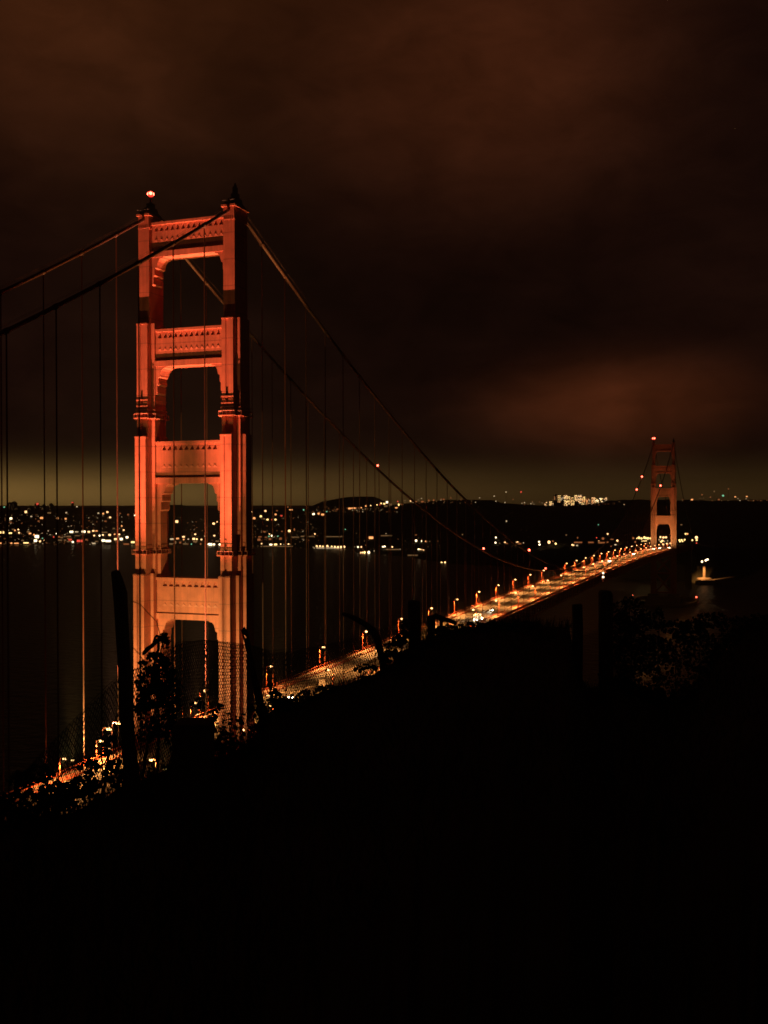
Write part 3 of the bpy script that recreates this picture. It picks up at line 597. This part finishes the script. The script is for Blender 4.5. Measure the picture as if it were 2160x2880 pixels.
# tall buildings on the left skyline
for i, (x0, x1, yt) in enumerate(((22,34,1411),(33,46,1408.5),(44,54,1421),(80,92,1421),(100,108,1413),(120,126,1417),(140,148,1414))):
    D = 6600; p = atD((x0+x1)/2, 1409.5, D); w = (x1-x0)*D/F_PX/2; zt = CAM.z-(yt-1409.5)*D/F_PX
    b = MB(); b.box(-w, w, -14, 14, 60, zt-8); b.box(-w*.72, w*.72, -10, 10, zt-8, zt-2); b.box(-w*.3, w*.3, -4, 4, zt-2, zt+2)
    b.mat(1)
    for j in range(7):
        xx = random.uniform(-w*.8, w*.8); zz = random.uniform(95, max(100, zt-12)); b.box(xx-1.2, xx+1.2, -14.3, -14.1, zz-1.2, zz+1.2)
    tag(b.build('high_rise', [WALL, EM['d']], None, (p.x, p.y, 0)), 'dark high-rise on the left skyline, %s from the left' % ORD[i], 'building', 'high-rises on the left skyline')
# brightly lit blocks behind the ridge left of the far tower
BL = [(430,150,230,'d'),(490,170,260,'y'),(560,200,240,'q'),(620,165,330,'w'),(690,190,300,'y'),(760,210,330,'y'),(830,165,240,'w'),(900,160,300,'w'),(965,195,320,'y'),(1040,235,310,'o'),(1100,255,330,'q'),(1160,210,330,'w'),(1235,225,315,'c'),(1310,225,300,'c'),(1390,215,285,'q'),(395,320,385,'q'),(240,300,345,'w'),(330,285,310,'y')]
for i, (x, yt, yb, c) in enumerate(sorted(BL)):
    px = 1500+x*.14467; D = land_col(px)[2]+60+random.uniform(0, 140); p = atD(px, 1409.5, D); w = (34 if x > 420 else 26)*.14467*D/F_PX
    zt = CAM.z-(1370+yt*.14467-1409.5)*D/F_PX; zb = land_z(px, D)-3; b = MB(); f = Vector((FW.x, FW.y, 0)).normalized(); r_ = Vector((f.y,-f.x,0)); fl = Vector((0,0,1))
    b.obox(Vector((0,0,(zb+zt)/2)), r_*w, f*7, fl*((zt-zb)/2)); zl = CAM.z-(1370+max(yb,yt+40)*.14467+6-1409.5)*D/F_PX
    z = zt-2.2; cols = 4
    while z > zl:
        for q in range(cols):
            if random.random() < .62:
                b.mat(random.choice((1,1,2))).obox(r_*(w*(-.76+q*.5)) - f*7.15 + fl*z, r_*w*random.uniform(.16,.26), f*.12, fl*random.uniform(.7,1.3))
        z -= 4.2
    tag(b.build('apartment_block', [WALL, EM[c], EM[random.choice('yqwo')]], None, (p.x, p.y, 0)), 'brightly lit block on the ridge left of the far tower, %s from the left' % ORD[i], 'building', 'lit blocks on the ridge')
# lamps of the plaza beyond the far tower
PL = "60,240,y,30 95,235,y,46 135,245,y,40 180,232,y,46 205,240,w,40 235,243,y,46 270,243,y,36 140,287,y,22 165,283,y,22 187,287,y,22 208,283,y,24 275,272,k,30 430,225,w,34 475,230,w,38 515,228,w,36 408,265,q,24 440,295,y,34 460,280,w,34 490,290,q,24 540,285,q,26 585,278,y,34 585,320,w,32 532,328,w,30 475,338,w,30 588,235,k,22 722,272,y,28 757,268,y,28 733,292,y,28 772,290,y,26 805,265,y,28 865,292,y,32 882,272,y,30 925,272,y,28 988,230,w,50 992,270,y,32 990,318,r,22 820,174,y,30 850,174,o,28 40,300,k,40 5,240,k,40"
for i, q in enumerate(sorted(PL.split(), key=lambda s: float(s.split(',')[0]))):
    x, y, c, w = q.split(','); px, py = 1780+float(x)*.18083, 1470+float(y)*.18083; D = (CAM.z-77)/((py-1409.5)/F_PX); p = atD(px, py, D); r_ = max(1.0, float(w)*.18083*.42*D/F_PX)
    b = MB(); b.tube([(0,0,-11),(0,0,0)], .2, 4); b.mat(1).ball((0,0,0), r_, n=8, m_=5)
    tag(b.build('plaza_lamp', [DARKSTEEL, EM[c]], None, p), '%s plaza lamp beyond the far tower, %s in order from the left' % (CN[c], ORD[i] if i < len(ORD) else str(i+1)), 'lamp', 'lamps of the plaza beyond the far tower')
# lit quay and mast right of the far tower
b = MB(); pts = [(1962,1636,1812),(1990,1634,1822),(2015,1626,1850),(2060,1613,1905)]
base = [atD(x, 1409.5, D) for x, y, D in pts]
for p, q in zip(base, base[1:]):
    mid = (p+q)/2; d = Vector((q.x-p.x, q.y-p.y, 0)); nrm = Vector((-d.y, d.x, 0)).normalized()
    b.obox((mid.x, mid.y, 2.4), d*.51, nrm*5, (0,0,4.4))
tag(b.build('sea_wall', CONCRETE), 'low lit stone sea wall at the water right of the far tower', 'sea wall')
mp = atD(1981, 1611, 1850); t = thing('light_mast', 'pale lit mast with two lamps on the quay right of the far tower', 'light mast', (mp.x, mp.y, 6.0))
b = MB(); b.lathe([(13,0),(13,2.4),(11,3.4),(4,3.8)], n=20); b.lathe([(3.2,3.6),(2.8,5),(2.3,24)], n=12); b.build('column', CONCRETE, t)
for (x, y) in ((1974.5,1579.5),(1985,1576),(1990,1573.5)):
    p = atD(x, y, 1849)-Vector((mp.x, mp.y, 6.0)); b = MB(); b.ball(p, 1.7, n=8); b.mat(1).tube([p, (0,0,23)], .3, 5); b.build('lamp_head', [EM['c'], DARKSTEEL], t)
spot('mast_light', (-9,-26,25), (0,0,2), 2.2e5, 76, .6, SODIUM, t, 1.0)
# pylon that carries the deck past the far tower
t = thing('pylon', 'dark concrete pylon under the deck just past the far tower', 'pylon', (0, 1530, 0))
for s in (-1, 1): b = MB(); b.box(s*14-5, s*14+5, -8, 8, -2, 78); b.box(s*14-3.6, s*14+3.6, -6, 6, 78, 88); b.build('shaft', CONCRETE, t)
b = MB(); b.box(-9, 9, -5, 5, 40, 62); b.build('cross_wall', CONCRETE, t)

# ------------------------------------------------------------------ foreground: headland under the camera
EDGE = [(-900,6.6,2900),(-300,7.0,2500),(0,7.5,2325),(235,8.0,2270),(380,8.6,2190),(500,9.4,2150),(600,10.0,2130),(700,10.6,2095),(755,11.0,1995),(830,11.6,1975),(910,12.2,1940),(990,12.8,1915),(1070,13.4,1885),(1120,14.0,1850),(1160,14.6,1815),(1250,15.6,1775),(1340,16.6,1762),(1440,17.5,1752),(1608,18.2,1766),(1632,18.3,1930),(1690,18.5,1940),(1740,18.7,1900),(1880,19.2,1965),(1960,19.5,1925),(2010,19.8,1830),(2070,20.2,1770),(2160,20.5,1748),(2600,21,1760)]
def edge(x):
    for a, b_ in zip(EDGE, EDGE[1:]):
        if a[0] <= x <= b_[0]: t = (x-a[0])/(b_[0]-a[0]); return a[1]+(b_[1]-a[1])*t, a[2]+(b_[2]-a[2])*t
    return EDGE[0][1:] if x < 0 else EDGE[-1][1:]
def ground_z(x, D):                                    # inside the brow
    e, y = edge(x); ze = CAM.z - (y-1409.5)*e/F_PX; z0 = CAM.z - 1.72; t = min(1, max(0, D/e))
    return z0 + (ze-z0)*t
def headland():
    mb = MB(); xs = [-900 + 25*i for i in range(141)]; n = len(xs); vs = []
    rows = [('in', k/10) for k in range(0, 11)] + [('out', d) for d in (.8, 3, 9, 30, 90, 220)]
    for kind, v in rows:
        for x in xs:
            e, y = edge(x); h = hray(x)
            if kind == 'in': D = max(.4, e*v); z = ground_z(x, D) + (random.uniform(-.03, .03) if 0 < v < 1 else random.uniform(-.025, 0))
            else: D = e+v; z = ground_z(x, e) - .15 - v*.78
            p = CAM + h*D; vs.append((p.x, p.y, z))
    mb.add(vs, [(j*n+i, j*n+i+1, (j+1)*n+i+1, (j+1)*n+i) for j in range(len(rows)-1) for i in range(n-1)])
    # ground beside and behind the viewer
    q = [CAM - fw*60 - rt*60, CAM - fw*60 + rt*70, CAM + hray(2600)*21, CAM + hray(2600)*.4, CAM + hray(-900)*.4, CAM + hray(-900)*6.6]
    mb.add([(p.x, p.y, CAM.z-1.75 if i not in (2, 5) else ground_z(2600, 21)-.02) for i, p in enumerate(q)], [(0,1,2,3),(0,3,4),(0,4,5)])
    struct(mb.build('ground', EARTH))
headland()
def G(x, D): p = CAM + hray(x)*D; return Vector((p.x, p.y, ground_z(x, D)))
hx = Vector((RT.x, RT.y, 0)).normalized(); hf = Vector((fw.x, fw.y, 0))
def slab(mb, pts, D, th):                               # solid outline of given thickness standing upright at distance D
    vs = [atD(x, y, D) - hf*th/2 for x, y in pts] + [atD(x, y, D) + hf*th/2 for x, y in pts]; n = len(pts)
    mb.add(vs, [tuple(range(n)), tuple(reversed(range(n, 2*n)))] + [(i, (i+1) % n, n+(i+1) % n, n+i) for i in range(n)])
def bevel(o, w=.01): md = o.modifiers.new('b', 'BEVEL'); md.width = w; md.segments = 2; md.limit_method = 'ANGLE'; return o
# left weathered post
b = MB(); slab(b, [(318,1606),(328,1602),(338,1625),(352,1668),(358,1800),(366,1960),(376,2100),(392,2215),(392,2290),(352,2290),(352,2150),(342,2000),(336,1850),(326,1700)], 7.9, .15)
tag(bevel(b.build('fence_post', WOOD), .012), 'tall weathered fence post left of the near tower, its top splintered to a point', 'fence post', 'posts of the broken fence')
# square block
b = MB(); slab(b, [(494,2034),(500,2028),(590,2028),(595,2034),(597,2240),(490,2240)], 7.6, .26)
tag(bevel(b.build('timber_bollard', WOOD), .012), 'stout square timber bollard in front of the near tower', 'bollard')
# leaning iron post with a hole near its top
b = MB()
outl = [(680,1762),(687,1764),(695,1776),(706,1812),(716,1870),(730,1930),(745,1985),(758,2010),(758,2060),(742,2060),(726,1980),(708,1900),(694,1832),(684,1796),(679,1776)]
hole = [(688,1784),(692.5,1790),(693,1797),(688.5,1794.5),(685.5,1788)]
def ring_slab(mb, o_, h_, D, th):
    k = len(h_); oo = [(678.5,1772),(687,1763),(697,1778),(703,1806),(690,1812)]
    for sgn in (-1, 1):
        vs = [atD(x, y, D)+hf*th/2*sgn for x, y in oo+h_]; mb.add(vs, [(i, (i+1) % k, k+(i+1) % k, k+i) for i in range(k)])
    vs = [atD(x, y, D)+hf*th/2*s for s in (-1, 1) for x, y in h_]; mb.add(vs, [(i, (i+1) % k, k+(i+1) % k, k+i) for i in range(k)])
    vs = [atD(x, y, D)+hf*th/2*s for s in (-1, 1) for x, y in oo]; mb.add(vs, [(i, (i+1) % k, k+(i+1) % k, k+i) for i in range(k)])
ring_slab(b, outl, hole, 10.6, .05); slab(b, [(690,1812),(703,1806),(716,1870),(730,1930),(745,1985),(758,2010),(758,2060),(738,2060),(720,1975),(704,1890)], 10.6, .05)
tag(b.build('fence_post', RUST), 'flat iron fence post leaning right of the near tower, with a hole near its tip', 'fence post', 'posts of the broken fence')
# angled post with bent arm
t = thing('fence_post', 'bent iron fence post with a drooping outrigger arm, in front of the lit deck', 'fence post', G(1085, 13.2), 0, 'posts of the broken fence')
o_ = Vector(t.location); b = MB(); b.tube([atD(1086,1905,13.2)-o_, atD(1074,1850,13.2)-o_, atD(1062,1800,13.2)-o_, atD(1046,1768,13.2)-o_], [.05,.045,.045,.04], 6); b.build('post', RUST, t)
b = MB(); b.tube([atD(1050,1774,13.2)-o_, atD(1030,1757,13.2)-o_, atD(1000,1740,13.2)-o_, atD(978,1731,13.2)-o_, atD(962,1726,13.2)-o_], [.045,.04,.036,.03,.02], 6); b.build('arm', RUST, t)
# wooden posts and rail
b = MB(); slab(b, [(1147,1694),(1150,1688),(1178,1688),(1181,1694),(1184,1830),(1184,1890),(1146,1890),(1149,1800)], 13.4, .17)
tag(bevel(b.build('fence_post', WOOD), .015), 'thick wooden fence post standing before the lit deck', 'fence post', 'posts of the broken fence')
b = MB(); slab(b, [(1200,1731),(1222,1728),(1224,1760),(1221,1830),(1224,1870),(1202,1870),(1204,1800)], 14.4, .13)
tag(bevel(b.build('fence_post', WOOD), .012), 'shorter wooden fence post joined to the sloping rail', 'fence post', 'posts of the broken fence')
b = MB(); slab(b, [(1222,1724),(1250,1734),(1282,1748),(1283,1757),(1255,1748),(1238,1746),(1222,1738)], 14.5, .08); slab(b, [(1237,1744),(1245,1746),(1246,1790),(1238,1790)], 14.5, .06)
tag(b.build('fence_rail', WOOD), 'broken rail sloping down to the right from a wooden post', 'fence rail')
b = MB(); slab(b, [(1610,1700),(1636,1698),(1638,1760),(1636,1960),(1610,1960),(1612,1760)], 17.0, .15)
tag(bevel(b.build('fence_post', WOOD), .015), 'dark post at the left of the gap below the far tower', 'fence post', 'posts of the broken fence')
b = MB(); slab(b, [(1686,1668),(1692,1660),(1714,1661),(1720,1672),(1722,1960),(1688,1960)], 16.5, .2)
tag(bevel(b.build('fence_post', WOOD), .015), 'stout dark post at the right of the gap below the far tower', 'fence post', 'posts of the broken fence')

# chain-link between the posts: diagonal wires over a sagging panel
TOPL = [(40,2205,7.9),(130,2105,8.1),(235,1995,8.3),(300,1930,8.4),(345,1892,8.6),(390,1880,8.8),(450,1840,9.2),(500,1806,9.6),(560,1803,10.0),(640,1806,10.6),(690,1812,11.0),(760,1830,11.6),(880,1822,12.4),(980,1800,12.9),(1070,1772,13.3),(1150,1742,13.6),(1215,1752,14.3)]
def top_at(u):
    u = max(0, min(.99999, u))*(len(TOPL)-1); i = int(u); f = u-i; a, b_ = TOPL[i], TOPL[i+1]; return [p+(q-p)*f for p, q in zip(a, b_)]
def chain_link():
    t = thing('chain_link_fence', 'sagging chain-link fence along the brow of the hill', 'fence', G(600, 10))
    o_ = Vector(t.location); pitch = .038
    line = [top_at(i/200) for i in range(201)]; P3 = [atD(*q) for q in line]; s = [0]
    for a, c in zip(P3, P3[1:]): s.append(s[-1] + (c-a).length)
    def pos(sv, h):
        sv = max(0, min(s[-1]-1e-4, sv)); lo = 0
        while s[lo+1] < sv: lo += 1
        f = (sv-s[lo])/(s[lo+1]-s[lo]); p = P3[lo].lerp(P3[lo+1], f); x, y, D = [a+(c-a)*f for a, c in zip(line[lo], line[lo+1])]
        zg = ground_z(x, min(D, edge(x)[0])) - .25; q = p.copy(); q.z = p.z + (zg-p.z)*h + .012*math.sin(sv*5+h*4); q += hf*(.05*math.sin(sv*2.3)+.05*math.sin(h*5+sv)); return q, p.z-zg
    b = MB(); Ltot = s[-1]; wr = .0040; n_w = int(Ltot/pitch); 
    for k in range(-40, n_w):
        for sg in (1, -1):
            pts = []; sv0 = k*pitch if sg > 0 else (k+40)*pitch
            H = pos(max(0, min(Ltot-.01, sv0)), 0)[1]; steps = max(3, int(H/.09))
            for j in range(steps+1):
                h = j/steps; sv = sv0 + sg*h*H*.62
                if 0 <= sv <= Ltot: pts.append(pos(sv, h)[0]-o_)
            if len(pts) > 1: b.tube(pts, wr, 3, False)
    b.build('mesh_panel', WIRE, t)
    b = MB(); b.tube([p-o_ for p in P3[::2]], .0026, 4, False); b.build('top_wire', WIRE, t)
    for pts in ([(375,1692),(395,1700),(415,1722),(440,1748),(455,1800),(461,1820)], [(375,1822),(392,1840),(405,1862)]):
        b = MB(); b.tube([atD(x, y, 8.8)-o_ for x, y in pts], .0032, 4, False); b.build('loose_wire', WIRE, t)
chain_link()

# ------------------------------------------------------------------ foreground plants
def leaf(mb, c, size, d=None):
    a = Vector((random.gauss(0,1), random.gauss(0,1), random.gauss(0,.8))).normalized() if d is None else d
    b_ = a.cross(Vector((random.gauss(0,1), random.gauss(0,1), random.gauss(0,1)))).normalized(); n = a.cross(b_)*size*.18
    w = size*random.uniform(.30,.45)
    mb.add([c-a*size*.5, c-a*size*.1+b_*w+n, c+a*size*.25+b_*w*.7+n, c+a*size*.55, c+a*size*.25-b_*w*.7+n, c-a*size*.1-b_*w+n, c+a*size*.1], [(0,1,6),(1,2,6),(2,3,6),(3,4,6),(4,5,6),(5,0,6)])
def plant(name, label, cat, blobs, stems, size, group=None, extra=None):
    bx, by, bD = stems[0][0]; base = atD(bx, by, bD); t = thing(name, label, cat, base, 0, group)
    b = MB()
    for st in stems:
        pts = [atD(*q)-base for q in st]; b.tube(pts, [.014*(1-.7*i/max(1, len(pts)-1)) for i in range(len(pts))], 5)
    b.build('stem', STEM, t)
    b = MB()
    for x, y, D, rx, ry, n in blobs:
        c = atD(x, y, D)-base; k = D/F_PX
        for _ in range(n):
            r_ = random.random()**.42; a = random.uniform(0, 2*math.pi); u = r_*math.cos(a)*rx*k; v = r_*math.sin(a)*ry*k
            w = random.uniform(-1, 1)*min(rx, ry)*k*.9
            leaf(b, c + RT*u + UP*v + hf*w, size*random.uniform(.6, 1.25))
    b.build('foliage', LEAF, t)
    if extra:
        b = MB()
        for pts, rr in extra: b.tube([atD(*q)-base for q in pts], rr, 6)
        b.build('curled_leaf', LEAF, t)
    return t
plant('vine', 'leafy vine climbing the fence beside the left post, topped by one curled strap leaf', 'vine',
      [(440,1850,8.8,26,16,60),(420,1915,8.7,34,40,170),(455,1900,8.8,34,50,220),(430,1960,8.6,40,34,190),(480,1960,8.8,30,60,200),(460,2040,8.5,40,34,100),(410,2060,8.4,30,30,50),(400,1868,8.7,12,8,14),(462,1800,8.9,16,22,40),(398,2000,8.5,24,24,40),(485,2060,8.6,20,50,90)],
      [[(440,2200,8.5),(448,2040,8.6),(440,1930,8.7),(450,1840,8.8),(462,1785,8.9)],[(400,2190,8.4),(425,2030,8.5),(470,1930,8.8)]], .048,
      extra=[([(463,1800,8.85),(452,1797,8.85),(441,1803,8.85),(428,1816,8.85),(414,1826,8.85),(404,1838,8.85),(402,1843,8.85)], [.024,.026,.022,.020,.022,.017,.006]),
             ([(455,1798,8.85),(447,1791,8.85),(440,1788,8.85),(436,1794,8.85),(433,1806,8.85)], [.012,.013,.012,.012,.014]),
             ([(446,1812,8.85),(446,1826,8.85),(440,1840,8.85),(428,1849,8.85),(420,1842,8.85)], [.014,.012,.012,.012,.008])])
plant('shrub', 'low leafy shrub behind the bollard, under the tower', 'shrub',
      [(620,2010,9.6,34,26,34),(650,2050,9.6,46,34,56),(700,2030,10,40,30,40),(660,2100,9.4,70,26,130),(610,2075,9.2,40,40,120),(725,1995,10.2,26,20,45),(560,1980,9.4,24,14,24),(740,2060,10.2,30,40,60),(690,2105,9.4,60,22,90)],
      [[(650,2180,9.3),(650,2080,9.5),(640,2000,9.6)],[(690,2160,9.5),(710,2040,10)]], .045)
plant('shrub', 'leafy shrub at the foot of the flat iron post', 'shrub',
      [(775,1965,11,20,22,70),(795,1985,11,30,20,90),(830,1980,11.2,30,14,70),(870,1955,11.6,34,14,80),(920,1938,12,34,10,60),(765,1935,11,10,16,18)],
      [[(790,2060,10.8),(785,1990,11)],[(860,2020,11.2),(850,1970,11.4)]], .05)
plant('shrub', 'leafy shrub spreading over the mesh left of the thick wooden post', 'shrub',
      [(1120,1800,13.2,20,14,70),(1105,1822,13.2,26,18,60),(1130,1790,13.3,18,26,80),(1100,1850,13,34,14,110),(1150,1850,13,30,24,120),(1030,1880,12.8,34,12,70),(1195,1815,14,16,12,40),(1140,1760,13.4,10,16,22)],
      [[(1120,1930,12.8),(1125,1850,13),(1135,1770,13.3)],[(1060,1930,12.6),(1070,1880,13)]], .055)
plant('shrub', 'creeping leaves over the fence at the lower left corner', 'shrub',
      [(60,2265,7.6,70,40,300),(150,2240,7.8,54,36,210),(20,2300,7.5,50,40,110),(220,2255,7.9,60,26,110),(110,2175,8,44,24,90),(230,2215,8,44,28,190),(320,2175,8,26,40,110),(250,2160,8.1,34,20,60),(60,2190,7.9,34,22,55),(300,2110,8.2,14,20,24),(315,2080,8.2,10,12,10)],
      [[(120,2330,7.5),(130,2230,7.7),(180,2170,8)],[(280,2280,7.8),(300,2180,8),(305,2090,8.2)]], .05)
plant('shrub', 'dense dark shrub below the work truck, along the brow', 'shrub',
      [(1260,1780,15.6,40,22,230),(1330,1768,16,50,16,240),(1400,1762,16.4,50,14,220),(1470,1760,16.8,50,12,200),(1240,1820,15,60,40,260),(1350,1810,15.6,80,36,300),(1480,1800,16,80,34,280)],
      [[(1330,1880,15.4),(1320,1800,15.8),(1300,1770,16)],[(1440,1880,16),(1450,1780,16.6)]], .06)
plant('shrub', 'dark shrub with a rounded top right of the gap below the far tower', 'shrub',
      [(1770,1725,17,50,46,340),(1740,1780,16.6,40,60,460),(1800,1752,17.2,40,26,200),(1852,1742,17.2,16,34,110),(1770,1830,16.8,80,60,640),(1730,1900,16.6,44,70,460),(1830,1830,17,60,44,480),(1810,1920,16.8,70,50,480),(1860,1990,16.6,80,50,300),(1760,2000,16.6,60,50,260)],
      [[(1770,2080,16.4),(1775,1850,16.8),(1770,1700,17)],[(1730,2060,16.4),(1745,1760,16.6)],[(1850,2080,16.4),(1850,1900,17),(1855,1715,17.2)]], .06)
plant('shrub', 'broad dark shrub filling the right edge of the hilltop', 'shrub',
      [(1900,1765,18,44,20,190),(1950,1762,18.2,40,18,170),(2000,1745,18.6,50,22,240),(2080,1765,18.8,60,30,280),(2140,1760,19,50,34,260),(1905,1830,17.4,50,40,260),(1930,1900,17.4,60,40,260),(1970,1830,17.6,50,60,380),(1900,1960,17.3,60,40,220),(1940,1780,17.8,50,24,200),(1960,1980,17.4,60,50,240),(2050,1830,17.6,90,50,380),(2150,1830,18,60,50,280)],
      [[(1960,2060,17.2),(1965,1900,17.6),(1970,1780,18)],[(2080,1920,17.4),(2070,1790,18.6)],[(1905,2060,17.2),(1900,1900,17.6),(1902,1770,18)]], .06)
# grass along the brow: uncountable
b = MB()
for _ in range(9000):
    x = random.uniform(-60, 2220); e, y = edge(x); D = e*(1-random.random()**2*.65); p = G(x, D); h = random.uniform(.05, .22)*(.6 if x < 1100 else 1); a = random.uniform(0, 6.28)
    d = Vector((math.cos(a), math.sin(a), 0)); lean = Vector((random.gauss(0,.35), random.gauss(0,.35), 1))*h
    b.add([p-d*.006, p+d*.006, p+lean*.6+d*.004, p+lean], [(0,1,2),(0,2,3)])
gr = b.build('grass', GRASS); gr['kind'] = 'stuff'

# ------------------------------------------------------------------ night air: thin even haze over the strait
b = MB(); b.box(-4200, 4200, -700, 9300, -4.0, 330.0); hz = b.build('haze', [])
hm = bpy.data.materials.new('haze_air'); hm.use_nodes = True; nt = hm.node_tree; nt.nodes.clear()
ho = nt.nodes.new('ShaderNodeOutputMaterial'); hv = nt.nodes.new('ShaderNodeVolumePrincipled'); nt.links.new(hv.outputs[0], ho.inputs['Volume'])
hv.inputs['Color'].default_value = (0.9, 0.86, 0.78, 1); hv.inputs['Density'].default_value = 0.00006; hv.inputs['Anisotropy'].default_value = 0.3
hz.data.materials.append(hm); hz['kind'] = 'stuff'
